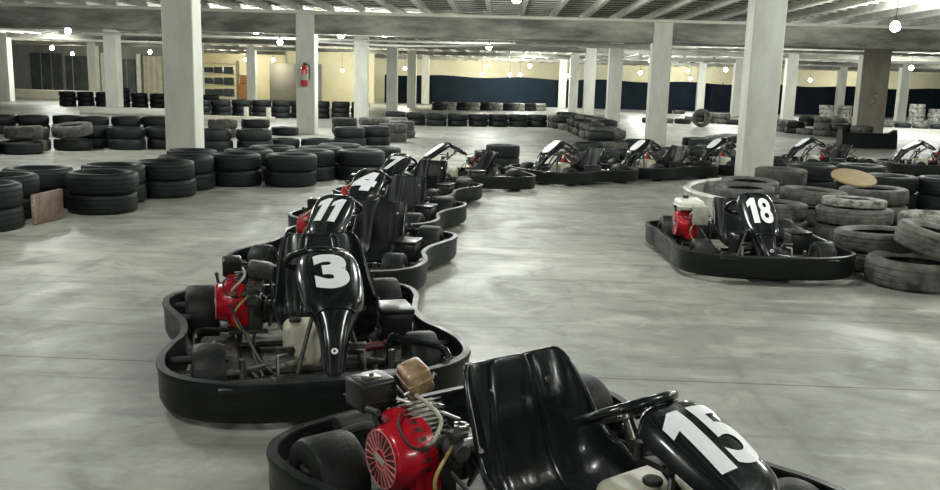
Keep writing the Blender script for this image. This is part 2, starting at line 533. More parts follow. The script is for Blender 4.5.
def stacks(pts, row, group, heights=2, kinds='b', jit=.02):
    pts = spread(pts)
    n = len(pts)
    order = sorted(range(n), key=lambda i: pts[i][0]/pts[i][1])
    for rank, i in enumerate(order):
        x, y = pts[i]
        h = heights[i] if isinstance(heights, (list, tuple)) else heights
        kk = kinds[i % len(kinds)]
        kind = {'b': 'black', 'g': 'grey', 'w': 'white'}[kk]
        cname = {'b': 'black', 'g': 'dusty grey', 'w': 'whitewashed'}[kk]
        for l in range(h):
            lv = ('lower' if l == 0 else 'upper') if h == 2 else ('bottom', 'second', 'third', 'fourth', 'fifth')[l] if h > 2 else 'single'
            tyre(x+(rnd.uniform(-jit, jit) if l else 0), y+(rnd.uniform(-jit, jit) if l else 0), TH*(l+.5), kind,
                 label='%s %s tyre, %s stack from left, %s' % (lv, cname, ('%dth' % (rank+1)) if 3 < rank+1 < 21 or (rank+1) % 10 > 3 or (rank+1) % 10 == 0 else '%d%s' % (rank+1, {1: 'st', 2: 'nd', 3: 'rd'}[(rank+1) % 10]), row), group=group, sc=rnd.uniform(.95, 1.0))
R1 = [(-4.16, 6.85), (-4.32, 7.47), (-4.33, 8.10), (-3.67, 7.94), (-3.84, 8.60), (-3.54, 9.16), (-3.53, 9.79), (-3.12, 10.28), (-2.52, 10.44), (-2.37, 11.05), (-1.82, 11.30), (-1.64, 11.92)]
R1b = [(-5.0, 8.4), (-4.48, 8.76), (-4.16, 9.32), (-4.16, 9.98), (-3.75, 10.62), (-3.14, 10.94), (-3.00, 11.60), (-2.40, 11.70), (-2.24, 12.34)]
stacks(R1, 'left barrier front line', 'front line of the left tyre barrier', 2, 'bbbbbbbb')
stacks(R1b, 'left barrier second line', 'second line of the left tyre barrier', [1, 1, 1, 1, 2, 2, 2, 2, 2])
R2 = [(-7.87, 12.94), (-7.45, 13.41), (-7.63, 14.02), (-7.05, 14.29), (-6.97, 14.92), (-6.35, 14.77), (-5.84, 15.14), (-4.92, 15.02), (-4.29, 15.26), (-3.95, 15.87), (-3.36, 16.1), (-2.88, 16.81), (-2.5, 17.52), (-2.31, 18.82), (-2.26, 20.25)]
R2b = [(-10.25, 17.7), (-9.69, 18.0), (-9.14, 18.33), (-8.52, 18.19), (-7.98, 18.52), (-7.41, 18.81), (-5.9, 18.48), (-5.37, 19.1), (-4.86, 19.73), (-3.74, 21.11), (-3.2, 21.83), (-2.64, 22.13)]
stacks(R2, 'middle island', 'tyres round the middle island', [2, 1, 2, 1, 2, 2, 2, 2, 2, 1, 1, 2, 2, 2, 2], 'bbgbbbbbbbbbbgg')
stacks(R2b, 'back of the middle island', 'tyres at the back of the middle island', [2]*8+[1, 2, 2, 2], 'bbbbbbgbbbgg')
R3 = [(-9.18, 26.68), (-8.66, 27.08), (-8.13, 27.48), (-7.61, 27.88), (-7.08, 28.28), (-6.56, 28.68), (-5.93, 28.89), (-5.3, 29.09), (-4.68, 29.3)]
stacks(R3, 'far left barrier', 'far left tyre barrier', 3)
R4 = [(-3.14, 26.49), (-2.52, 26.29), (-1.89, 26.08), (-1.28, 26.26), (-0.67, 26.52), (-0.07, 26.79), (0.54, 27.05), (1.13, 27.3)]
stacks(R4, 'far centre barrier', 'far centre tyre barrier', 2, 'b')
R5 = [(2.12, 31.52), (2.23, 30.87), (2.34, 30.22), (2.45, 29.57), (2.56, 28.92), (2.67, 28.27), (2.79, 27.62), (2.82, 26.96), (2.84, 26.3), (2.87, 25.64), (2.89, 24.98), (2.92, 24.32), (2.94, 23.66), (1.75, 27.2), (1.85, 26.5), (2.0, 25.8), (2.18, 24.76), (2.2, 24.1), (2.23, 23.44), (2.26, 22.78), (2.28, 22.12), (2.31, 21.46), (2.33, 20.8), (2.36, 20.15), (2.38, 19.51), (2.43, 18.88), (2.27, 18.26), (1.73, 17.28), (2.26, 17.63), (2.5, 18.16), (2.9, 18.9), (4.5, 19.7), (4.61, 20.4), (4.92, 20.66), (5.23, 21.24), (5.54, 21.82), (5.86, 22.4)]
stacks(R5, 'barrier round the centre columns', 'tyres round the centre columns', [2 if i % 3 and i < 28 else 1 for i in range(37)], 'gbbgb')
R6 = [(1.27, 14.69), (1.76, 15.14), (2.24, 15.59), (2.74, 16.02), (3.24, 16.46), (3.72, 16.91), (4.14, 17.41), (4.57, 17.92)]
stacks(R6, 'barrier behind the kart line', 'tyres behind the kart line', 1, 'b')
R7 = [(7.83, 36.39), (8.09, 35.79), (8.35, 35.18), (8.6, 34.57), (8.86, 33.96), (9.22, 29.35), (9.24, 28.69), (9.27, 28.04), (9.41, 27.41), (9.73, 26.83), (10.05, 26.25), (10.36, 25.67), (11.37, 35.06), (11.83, 34.58), (12.28, 34.1), (12.73, 33.62), (13.19, 33.14)]
stacks(R7, 'far right barrier', 'far right tyre barrier', [2 if i % 4 else 1 for i in range(17)], 'gbg')
R8 = [(-2.94, 41.37), (-2.4, 41.74), (-1.85, 42.11), (-1.3, 42.49), (-0.76, 42.86), (-0.21, 43.23), (0.33, 43.6), (0.88, 43.97), (1.43, 44.34), (1.97, 44.71)]
stacks(R8, 'line before the tarpaulin', 'tyres along the tarpaulin', 2, 'bw')
R9 = [(14.01, 35.86), (14.67, 35.77), (15.32, 35.67), (15.97, 35.58), (16.63, 35.49), (17.28, 35.4)]
stacks(R9, 'far right edge line', 'tyres at the far right edge', 1, 'gb')
R11 = [(-16.6+.66*i, 33.4+.10*i) for i in range(9)]
stacks(R11, 'dark line at the far left', 'tyres by the far left platform', [3, 3, 3, 4, 3, 3, 4, 3, 3], 'b')
S1 = [(14.6, 40.2), (15.45, 40.3), (16.3, 40.4)]
stacks(S1, 'white stacks left of the scrawled column', 'tall whitewashed stacks', [4, 4, 3], 'w')
S2 = [(17.4, 37.6), (18.2, 37.6), (19.0, 37.7), (19.8, 37.8)]
stacks(S2, 'white stacks at the far right', 'tall whitewashed stacks at the right edge', [5, 4, 4, 5], 'w')
R10 = [(5.6, 33.2), (6.2, 33.4), (6.8, 33.3), (8.0, 46.8), (8.7, 46.7), (9.3, 46.6)]
stacks(R10, 'pale line right of centre', 'far tyres right of the centre columns', 1, 'bg')
tyre(6.9, 30.6, .315, 'grey', (PI/2, 0), .0, label='pale tyre standing upright against the far column', group=None)
# stack between the kart line and the track
tyre(.05, 13.2, TH*.5, 'black', sc=.82, label='black tyre lying under another behind the kart line')
tyre(.05, 13.2, TH*1.5, 'black', sc=.82, label='black tyre on top of the stack behind the kart line')
# loose tyres on the left barrier
tyre(-7.42, 13.46, .33, 'grey', (.05, .04), sc=.88, label='dusty tyre on top of the middle island')
tyre(-7.05, 14.28, .335, 'grey', (.12, .05), label='pale open tyre tilted on top of the middle island')
# right-hand cluster
g = 'near right tyre cluster'
def T(x, y, z, k, lab, tilt=(0, 0), sc=1, wz=1): tyre(x, y, z, k, tilt, label=lab, group=None, sc=sc, wz=wz)
T(2.84, 5.90, .093, 'grey', 'large worn tyre lying on the floor at the right edge')
T(3.0, 5.86, .30, 'grey', 'grooved tyre tilted on the large worn tyre at the right edge', (-.17, -.11), 1, .85)
T(2.78, 6.44, .065, 'grey', 'dusty flattened tyre on the floor right of kart eighteen', wz=.7, sc=.9)
T(2.81, 6.42, .22, 'grey', 'dark open tyre on the dusty tyre right of kart eighteen', (.03, .03), 1.0, .75)
T(3.14, 7.76, .065, 'grey', 'lower tyre of the grooved stack right of kart eighteen', wz=.7)
T(3.14, 7.75, .215, 'grey', 'grooved dusty tyre second in the stack right of kart eighteen', (0, .02), 1.02, .75)
T(3.14, 7.77, .325, 'white', 'pale ring of tyre on top of the grooved stack', (.03, -.02), .85, .4)
T(2.50, 7.98, .065, 'grey', 'tyre on the floor left of the grooved stack', wz=.7)
T(2.49, 7.98, .215, 'grey', 'rounded tyre upper left of the grooved stack', (0, .03), 1, .75)
T(2.42, 8.64, .093, 'black', 'black tyre on the floor behind number eighteen', sc=.95)
T(2.42, 8.63, .275, 'grey', 'grey tyre second in the stack behind number eighteen', (.04, .03), .9, .75)
T(3.08, 8.60, .083, 'grey', 'tyre on the floor under the black-holed open tyre', wz=.9)
T(3.08, 8.60, .27, 'grey', 'open tyre with a dark hole before the plywood disc', (.05, .02), 1.0, .75)
T(2.70, 9.42, .093, 'grey', 'tyre on the floor before the big right column')
T(2.68, 9.40, .27, 'grey', 'flattened tyre stacked before the big right column', (.03, .03), .95, .7)
T(3.78, 8.86, .093, 'grey', 'lower tyre of the stack carrying the plywood disc')
T(3.76, 8.85, .272, 'grey', 'upper tyre of the stack carrying the plywood disc', (0, .02), 1.03, .8)
T(4.38, 9.98, .093, 'black', 'lower black tyre of the pair right of the plywood disc')
T(4.38, 9.98, .281, 'black', 'upper black tyre of the pair right of the plywood disc')
T(5.02, 9.92, .093, 'black', 'lower black tyre of the pair at the right edge')
T(5.02, 9.92, .281, 'black', 'upper black tyre of the pair at the right edge')
T(4.08, 8.22, .10, 'white', 'pale open tyre lying alone at the right edge', (.03, -.02), 1.0)
for i, (x, y) in enumerate([(3.95, 11.2), (4.65, 11.4), (3.35, 10.5)]):
    for l in range(2):
        T(x, y, .093+.186*l, 'black' if i < 2 else 'grey', '%s tyre of the %s stack behind the plywood disc' % (('lower', 'upper')[l], ('middle', 'right', 'left')[i]), sc=.95)
b = B(); cyl(b, (0, 0, 0), (0, 0, .02), .22, 32, bev=.004)
o = build('plywood_disc', b, M['wood'], label='ochre plywood disc leaning on the dusty tyre stack', cat='wooden disc'); o.location = (3.60, 8.98, .418); o.rotation_euler = (.30, .03, 0)
# white plastic belt barrier
b = B()
path = catmull([Vector(p) for p in [(2.16, 7.85, 0), (1.98, 8.25, 0), (1.90, 8.7, 0), (1.98, 9.15, 0), (2.22, 9.6, 0), (2.6, 9.95, 0), (2.85, 10.05, 0)]], 6)
prof = [(-.02, 0), (.02, 0), (.022, .25), (.035, .275), (.02, .295), (-.02, .295), (-.035, .275), (-.022, .25)]
rings = []
for i, p in enumerate(path):
    d = (path[min(i+1, len(path)-1)]-path[max(i-1, 0)]).normalized()
    nrm = Vector((d.y, -d.x, 0))
    rings.append([b.verts.new(p+nrm*a+Vector((0, 0, h))) for a, h in prof])
for a, c in zip(rings, rings[1:]):
    for k in range(len(prof)): b.faces.new((a[k], a[(k+1) % 8], c[(k+1) % 8], c[k]))
b.faces.new(rings[0]); b.faces.new(rings[-1][::-1])
bmesh.ops.recalc_face_normals(b, faces=b.faces)
build('belt_barrier', b, M['barrier_white'], label='scuffed white plastic belt curving round the right tyre cluster', cat='barrier')
# black plastic barrier piece with upturned ends under the scrawled column
b = B()
def fb(u, v):
    X = -1.3+2.6*u
    top = .30+.07*abs(2*u-1)**8
    q = [(-.16, 0), (-.14, top*.6), (-.10, top), (.10, top), (.14, top*.6), (.16, 0)]
    a, c = q[min(5, int(round(v*5)))]
    return Vector((X, a, c))
vs = grid_surface(b, fb, 24, 5)
b.faces.new([r for r in vs[0]]); b.faces.new([r for r in vs[-1]][::-1])
bmesh.ops.recalc_face_normals(b, faces=b.faces)
o = build('plastic_barrier', b, M['bump_plastic'], label='black plastic barrier block with upturned ends before the scrawled column', cat='barrier'); o.location = (8.75, 21.3, 0); o.rotation_euler = (0, 0, .10); o.scale = (.52, 1, 1.2)
# ------------------------------------------------------------------ the karts
# plan outline of the wrap-round bumper (local x forward, y left)
HALF = [(.775, 0), (.765, .26), (.69, .46), (.56, .575), (.38, .60), (.22, .57), (.07, .525), (-.12, .525), (-.30, .57), (-.44, .605), (-.60, .605), (-.71, .53), (-.765, .34), (-.775, 0)]
OUT = HALF + [(x, -y) for x, y in HALF[1:-1][::-1]]
def bumper_bm(waist=.525):
    bm = B()
    pts = [Vector((x, y if not (.525 <= abs(y) <= .571 and abs(x) < .31) else math.copysign(max(abs(y), waist), y), 0)) for x, y in OUT]
    path = catmull(pts, 6, True)
    n = len(path)
    # section: (outward, z)
    sec = [(0, .035), (.012, .06), (.014, .155), (.020, .178), (.016, .188), (-.012, .190), (-.014, .183), (-.004, .180), (-.002, .06), (-.012, .035)]
    rings = []
    for i, p in enumerate(path):
        d = (path[(i+1) % n]-path[i-1]).normalized()
        nr = Vector((d.y, -d.x, 0))
        if nr.dot(p) < 0: nr = -nr
        rings.append([bm.verts.new(p+nr*a+Vector((0, 0, z))) for a, z in sec])
    for i in range(n):
        a, c = rings[i], rings[(i+1) % n]
        for k in range(len(sec)):
            bm.faces.new((a[k], c[k], c[(k+1) % len(sec)], a[(k+1) % len(sec)]))
    bmesh.ops.recalc_face_normals(bm, faces=bm.faces)
    return bm

# ---- steering fairing with the number: spine (x, z), half width, edge curl
SPINE = [(.192, .468, .052, .012), (.202, .484, .088, .024), (.236, .497, .118, .036), (.30, .487, .132, .045), (.37, .460, .132, .045), (.44, .428, .126, .045), (.50, .398, .114, .045), (.535, .372, .100, .045),
         (.57, .330, .076, .05), (.61, .275, .058, .05), (.655, .225, .047, .045), (.70, .18, .037, .035), (.742, .145, .022, .02)]
def spine_at(t):
    n = len(SPINE)-1
    f = t*n; i = min(int(f), n-1); k = f-i
    P = [Vector(SPINE[max(0, min(n, j))]) for j in (i-1, i, i+1, i+2)] if False else None
    def g(j): return SPINE[max(0, min(n, j))]
    res = []
    for c in range(4):
        p0, p1, p2, p3 = g(i-1)[c], g(i)[c], g(i+1)[c], g(i+2)[c]
        res.append(.5*((2*p1)+(-p0+p2)*k+(2*p0-5*p1+4*p2-p3)*k*k+(-p0+3*p1-3*p2+p3)*k**3))
    return res
def fairing_point(t, u, lift=0):
    x, z, wd, cu = spine_at(t)
    e = .01
    a = spine_at(max(0, t-e)); c = spine_at(min(1, t+e))
    d = Vector((c[0]-a[0], 0, c[1]-a[1])).normalized()
    nr = Vector((-d.z, 0, d.x))          # forward / up
    k = abs(u)
    crown = cu*(1-math.sqrt(max(0, 1-min(1, k)**3.2)))*1.35
    return Vector((x, wd*math.sin(u*PI/2*.98) if False else wd*u, z)) - nr*crown + nr*lift
def shift(p, y0, top_z, steep=0):
    """place a fairing point: sideways offset fading to the nose, top height and extra rake"""
    k = max(0, min(1, (p.z-.16)/.26))
    return Vector((p.x-steep*.25*k*max(0, p.z-.38), p.y+y0*(1-.75*max(0, min(1, (p.x-.5)/.24))), p.z+k*(top_z+steep*(.385-p.x))))
def fairing_bm(y0, top_z=0, steep=0):
    bm = B()
    grid_surface(bm, lambda a, c: shift(fairing_point(a, 2*c-1), y0, top_z, steep), 60, 24)
    thicken(bm, .006)
    bmesh.ops.recalc_face_normals(bm, faces=bm.faces)
    return bm
def digits_bm(text, y0, top_z=0, size=.165, shear=0, bold=.035, squash=1.0, tmid=.365, tlen=.27, steep=0):
    bm = B()
    cur = 0
    for ch in text:
        if ch == '#':      # blank oval plate
            t_ = B()
            f = t_.faces.new([t_.verts.new((.4+.4*math.copysign(abs(math.cos(a))**.7, math.cos(a)), .5+.5*math.copysign(abs(math.sin(a))**.7, math.sin(a)), 0)) for a in [2*PI*i/32 for i in range(32)]])
            me = bpy.data.meshes.new('plate'); t_.to_mesh(me); t_.free()
        elif ch == '1':      # heavy one with a beak
            t_ = B()
            f = t_.faces.new([t_.verts.new((x, y, 0)) for x, y in ((.17, 0), (.48, 0), (.48, 1), (.27, 1), (0, .82), (0, .62), (.17, .69))])
            t_.normal_update()
            bmesh.ops.triangulate(t_, faces=[f], ngon_method='EAR_CLIP')
            me = bpy.data.meshes.new('digit'); t_.to_mesh(me); t_.free()
        else:
            cu = bpy.data.curves.new('digits', 'FONT')
            cu.body = ch
            cu.offset = bold
            o = bpy.data.objects.new('digits_tmp', cu)
            col.objects.link(o)
            bpy.context.view_layer.update()
            me = bpy.data.meshes.new_from_object(o.evaluated_get(bpy.context.evaluated_depsgraph_get()))
            bpy.data.objects.remove(o)
        vx = [v.co.x for v in me.vertices]; vy = [v.co.y for v in me.vertices]
        h = max(vy)-min(vy)
        for v in me.vertices:
            v.co = Vector(((v.co.x-min(vx))/h+cur+shear*(v.co.y-min(vy))/h, (v.co.y-min(vy))/h, 0))
        cur += (max(vx)-min(vx))/h+.11
        bm.from_mesh(me)
        bpy.data.meshes.remove(me)
    xs = [v.co.x for v in bm.verts]; ys = [v.co.y for v in bm.verts]
    cx, cy = (max(xs)+min(xs))/2, (max(ys)+min(ys))/2
    H_ = max(ys)-min(ys); W_ = max(xs)-min(xs)
    for v in bm.verts:
        v.co.x = (v.co.x-cx)/W_; v.co.y = (v.co.y-cy)/H_; v.co.z = 0
    for k in range(-9, 10):
        for nrm in ((1, 0, 0), (0, 1, 0)):
            bmesh.ops.bisect_plane(bm, geom=bm.verts[:]+bm.edges[:]+bm.faces[:], plane_co=Vector(nrm)*(k/20), plane_no=nrm)
    # squash = drawn width / .26 m shell
    for v in bm.verts:
        t = tmid - v.co.y*tlen
        hw = spine_at(t)[2]
        u = v.co.x*squash/hw
        v.co = shift(fairing_point(t, max(-.93, min(.93, u)), .003), y0, top_z, steep)
    bmesh.ops.recalc_face_normals(bm, faces=bm.faces)
    bm.normal_update()
    if sum(f.normal.x*f.calc_area() for f in bm.faces) < 0: bmesh.ops.reverse_faces(bm, faces=bm.faces)
    return bm

# ---- bucket seat
SEAT = [  # x, z, half width, wing depth
    (-.335, .485, .150, .022), (-.328, .470, .166, .035), (-.310, .42, .178, .055), (-.285, .34, .186, .080), (-.258, .25, .192, .105), (-.225, .17, .196, .135), (-.165, .112, .198, .150), (-.08, .092, .196, .140), (.01, .095, .188, .110), (.08, .110, .178, .075), (.12, .118, .165, .05)]
def seat_at(t):
    n = len(SEAT)-1
    f = t*n; i = min(int(f), n-1); k = f-i
    def g(j): return SEAT[max(0, min(n, j))]
    res = []
    for c in range(4):
        p0, p1, p2, p3 = g(i-1)[c], g(i)[c], g(i+1)[c], g(i+2)[c]
        res.append(.5*((2*p1)+(-p0+p2)*k+(2*p0-5*p1+4*p2-p3)*k*k+(-p0+3*p1-3*p2+p3)*k**3))
    return res
def seat_point(t, u, so):
    x, z, wd, wing = seat_at(t)
    a = seat_at(max(0, t-.01)); c = seat_at(min(1, t+.01))
    d = Vector((c[0]-a[0], 0, c[1]-a[1])).normalized()
    nr = Vector((-d.z, 0, d.x))                       # towards the driver
    k = abs(u)
    lat = wd*(1.06*math.copysign(min(1, k*1.12)**.95, u)) if k < .8 else wd*math.copysign(1.0*(.86+(k-.8)*.75), u)*1.02
    lat = math.copysign(wd*(1-(1-k)**1.25*(1 if k > 0 else 1)), u)
    h = wing*(k**3.2)
    groove = -.010*math.exp(-((k-.36)/.045)**2)*(1 if t < .62 else max(0, 1-(t-.62)*5))
    top = -.02*(k**4) if t < .1 else 0
    p = Vector((x, lat, z)) + nr*(h-groove*-1)
    s = so.get('sz', 1)
    hz = max(0, (p.z-.1))
    return Vector((p.x+so.get('x', 0)+so.get('lean', 0)*hz, p.y*so.get('w', 1)*(1+so.get('flare', 0)*min(1, t*1.8))+so.get('y', 0), .1+hz*s if p.z > .1 else p.z))
def seat_bm(so):
    bm = B()
    vs = grid_surface(bm, lambda a, c: seat_point(a, 2*c-1, so), 44, 40)
    bmesh.ops.recalc_face_normals(bm, faces=bm.faces)
    bmesh.ops.solidify(bm, geom=list(bm.faces), thickness=.008)
    return bm
def seat_rim_bm(so):
    bm = B()
    pts = [seat_point(1-i/20, -1, so) for i in range(20)] + [seat_point(0, -1+2*i/16, so) for i in range(17)] + [seat_point(i/20, 1, so) for i in range(1, 21)]
    tube(bm, pts, .0075, 8)
    return bm

def wheel(parent, x, y, r, wd, side, name='wheel'):
    t = bpy.data.objects.new(name, None)
    col.objects.link(t); t.parent = parent; t.location = (x, y, r); t.empty_display_size = .05
    m4 = Matrix.Rotation(PI/2, 4, 'X')
    bm = B(); h = wd/2
    prof = [(r*.46, -h*.9), (r*.52, -h), (r*.80, -h*1.02), (r*.95, -h*.93), (r, -h*.72), (r*1.005, 0), (r, h*.72), (r*.95, h*.93), (r*.80, h*1.02), (r*.52, h), (r*.46, h*.9)]
    lathe(bm, prof, m4, 40)
    bmesh.ops.recalc_face_normals(bm, faces=bm.faces)
    build('tyre', bm, M['rubber'], t, 40)
    bm = B()
    prof = [(.018, -h*.5), (.02, -h*.55), (r*.30, -h*.35), (r*.42, -h*.85), (r*.50, -h*.93), (r*.50, -h*.85), (r*.44, -h*.7), (r*.44, h*.7), (r*.50, h*.85), (r*.50, h*.93), (r*.42, h*.85), (r*.30, h*.35), (.02, h*.55), (.018, h*.5)]
    lathe(bm, prof, m4, 28)
    bmesh.ops.recalc_face_normals(bm, faces=bm.faces)
    build('rim', bm, M['steel'], t, 40)
    return t

def engine(parent, kind, ex, ey, sc=.95, dz=0):
    """small horizontal engine; kind 'airbox' (black air cleaner on top) or 'tank' (white tank on top)"""
    t = bpy.data.objects.new('engine', None)
    col.objects.link(t); t.parent = parent; t.location = (ex, ey, .09+dz); t.scale = (sc, sc, sc); t.empty_display_size = .05
    bm = B()
    box(bm, (0, .05, .10), (.19, .15, .18), .02)
    box(bm, (0, .05, .01), (.21, .2, .02), .004)
    cyl(bm, (.02, .12, .11), (.02, .15, .11), .075, 24, bev=.008)
    build('crankcase', bm, M['cast'], t)
    # inclined cylinder with cooling fins
    bm = B()
    rot = Matrix.Rotation(R(-25), 4, 'Y')
    for k in range(8):
        c = rot @ Vector((0, .055, .0)) + Vector((-.02-.0065*k, 0, .19+.0135*k))
        box(bm, c, (.135-.002*k, .13, .005), rot=rot)
    box(bm, Vector((-.045, .055, .24)), (.10, .10, .11), .01, rot=rot)
    build('cylinder', bm, M['fins'], t)
    # red fan housing facing outward (-y)
    bm = B()
    m4 = Matrix.Translation((0, -.035, .155)) @ Matrix.Rotation(PI/2, 4, 'X')
    prof = [(.001, .070), (.060, .074), (.090, .070), (.101, .058), (.106, .030), (.113, .012), (.117, -.010), (.115, -.065), (.104, -.075), (.001, -.075)]
    lathe(bm, prof, m4, 40, closed=False)
    box(bm, (-.055, .0, .235), (.09, .11, .10), .022, rot=Matrix.Rotation(R(-25), 4, 'Y'))
    box(bm, (.075, .005, .10), (.07, .10, .12), .02)
    bmesh.ops.recalc_face_normals(bm, faces=bm.faces)
    sh = build('fan_housing', bm, M['red'], t, 40)
    bm = B()      # radial slots of the recoil starter
    for k in range(22):
        a = 2*PI*k/22
        ro = Matrix.Translation((0, -.035, .155)) @ Matrix.Rotation(a, 4, 'Y')
        mm = ro @ Matrix.Translation((.061, -.0745, 0))
        box(bm, (0, 0, 0), (.062, .006, .0028), rot=mm)
    for rr_ in (.031, .091): tube(bm, [m4 @ Vector((rr_*math.cos(a), rr_*math.sin(a), .0745)) for a in [2*PI*i/36 for i in range(36)]], .0022, 6, closed=True)
    build('grille_slots', bm, M['redlines'], sh, 0, label='pale grille slots')
    bm = B()
    for k in range(22):
        a = 2*PI*(k+.5)/22
        ro = Matrix.Translation((0, -.035, .155)) @ Matrix.Rotation(a, 4, 'Y')
        box(bm, (0, 0, 0), (.050, .006, .008), rot=ro @ Matrix.Translation((.062, -.0712, 0)))
    build('grille_gaps', bm, M['dark'], sh, 0)
    bm = B()
    for k in range(22):
        ro = Matrix.Translation((0, -.035, .155)) @ Matrix.Rotation(2*PI*(k+.5)/22, 4, 'Y')
        box(bm, (0, 0, 0), (.006, .030, .016), rot=ro @ Matrix.Translation((.1135, .020, 0)))
    build('side_vents', bm, M['dark'], sh, 0)
    bm = B(); box(bm, (0, -.112, .155), (.055, .006, .022), .002, rot=Matrix.Rotation(.3, 4, 'Y')); build('badge', bm, M['hose'], sh)
    # pull handle
    bm = B(); tube(bm, [(-.05, -.09, .235), (-.065, -.10, .285)], .008, 8); tube(bm, [(-.10, -.10, .285), (-.03, -.10, .295)], .011, 10); build('pull_handle', bm, M['dark'], t)
    # carburettor, clutch and exhaust
    bm = B()
    cyl(bm, (.11, .07, .20), (.19, .07, .20), .03, 18, bev=.004)
    cyl(bm, (.15, .07, .15), (.15, .07, .245), .024, 16, bev=.004)
    box(bm, (.15, .07, .25), (.05, .05, .02), .004)
    cyl(bm, (.10, .02, .215), (.10, .10, .215), .018, 12)
    build('carburettor', bm, M['cast'], t)
    bm = B(); cyl(bm, (.04, .15, .10), (.04, .215, .10), .062, 28, bev=.008); cyl(bm, (.04, .215, .10), (.04, .232, .10), .03, 20, bev=.004); build('clutch', bm, M['cast'], t)
    bm = B()
    tube(bm, [(.11, -.01, .22), (.17, -.03, .255), (.14, .02, .30), (.05, .04, .315), (-.02, .03, .33)], .0065, 8, smooth=6)
    build('breather_hose', bm, M['hose'], t, label='pale grey hose')
    bm = B(); tube(bm, [(.16, .05, .22), (.175, -.02, .14), (.17, .0, .06), (.22, .06, .02)], .006, 8, smooth=6); build('fuel_line', bm, M['yhose'], t, label='yellow fuel line')
    bm = B(); tube(bm, [(-.01, -.03, .285), (.04, -.07, .27), (.09, -.06, .22), (.12, -.01, .21)], .0045, 8, smooth=6); build('spark_lead', bm, M['dark'], t)
    # bracketry, springs and levers over the crankcase
    bm = B()
    tube(bm, [(-.12, .02, .29), (-.02, .10, .27), (.10, .12, .27)], .006, 6)
    tube(bm, [(-.10, .14, .05), (-.10, .14, .26), (-.02, .14, .27)], .007, 6)
    tube(bm, [(.10, .16, .04), (.16, .16, .14), (.20, .13, .20)], .009, 8, smooth=4)
    for q in range(7):
        a = q*2.4
        cyl(bm, (.13+.02*math.cos(a), .10+.02*math.sin(a), .25), (.13+.02*math.cos(a), .10+.02*math.sin(a), .27), .007, 8)
    build('linkage', bm, M['steel'], t)
    if kind == 'airbox':
        bm = B()
        box(bm, (-.20, -.03, .30), (.125, .135, .10), .014, rot=Matrix.Rotation(R(2), 4, 'X'), seg=3)
        box(bm, (-.20, -.03, .283), (.132, .142, .007), .003)
        tube(bm, [(-.20, -.02, .26), (-.18, .02, .20), (-.10, .03, .18)], .03, 12, smooth=4)
        ab = build('air_cleaner', bm, M['blackbox'], t)
        bm = B(); box(bm, (-.20, -.03, .351), (.045, .055, .003), .001); cyl(bm, (-.20, -.03, .35), (-.20, -.03, .364), .008, 10); build('cap', bm, M['steel'], ab, label='worn pale sticker with a wing nut')
        bm = B()
        box(bm, (-.135, .10, .345), (.118, .088, .088), .016, rot=Matrix.Rotation(R(20), 4, 'X') @ Matrix.Rotation(R(-12), 4, 'Z'), seg=3)
        box(bm, (-.135, .10, .345), (.123, .093, .008), .003, rot=Matrix.Rotation(R(20), 4, 'X') @ Matrix.Rotation(R(-12), 4, 'Z'))
        tube(bm, [(-.17, .075, .380), (-.13, .11, .388), (-.10, .10, .386)], .007, 8)
        build('muffler', bm, M['rusty'], t, label='scorched brown muffler guard')
        bm = B(); tube(bm, [(-.20, .055, .31), (-.11, .045, .30), (-.075, .12, .345), (-.10, .15, .36)], .006, 8); tube(bm, [(-.08, .06, .20), (-.12, .08, .27), (-.13, .10, .32)], .016, 10, smooth=4); build('exhaust_bracket', bm, M['steel'], t)
    elif kind == 'plain':
        bm = B()
        box(bm, (-.09, -.02, .325), (.10, .10, .095), .012, rot=Matrix.Rotation(R(8), 4, 'Y'))
        box(bm, (.0, .03, .275), (.10, .05, .05), .012)
        build('air_cleaner', bm, M['blackbox'], t)
        bm = B(); box(bm, (.02, .12, .325), (.10, .13, .085), .02, rot=Matrix.Rotation(R(-10), 4, 'X')); tube(bm, [(.02, .12, .30), (.03, .10, .22)], .018, 10); build('muffler', bm, M['cast'], t)
    else:
        bm = B()
        box(bm, (-.01, -.0, .315), (.25, .20, .085), .03, seg=4)
        box(bm, (-.01, -.0, .305), (.262, .212, .010), .004)
        ab = build('engine_tank', bm, M['tankwhite'], t, label='white fuel tank on the engine')
        bm = B(); cyl(bm, (-.06, -.02, .355), (-.06, -.02, .38), .025, 18, bev=.004); build('cap', bm, M['dark'], ab)
        bm = B(); box(bm, (.17, .05, .25), (.09, .12, .16), .02); build('air_cleaner', bm, M['hose'], t)
    return t

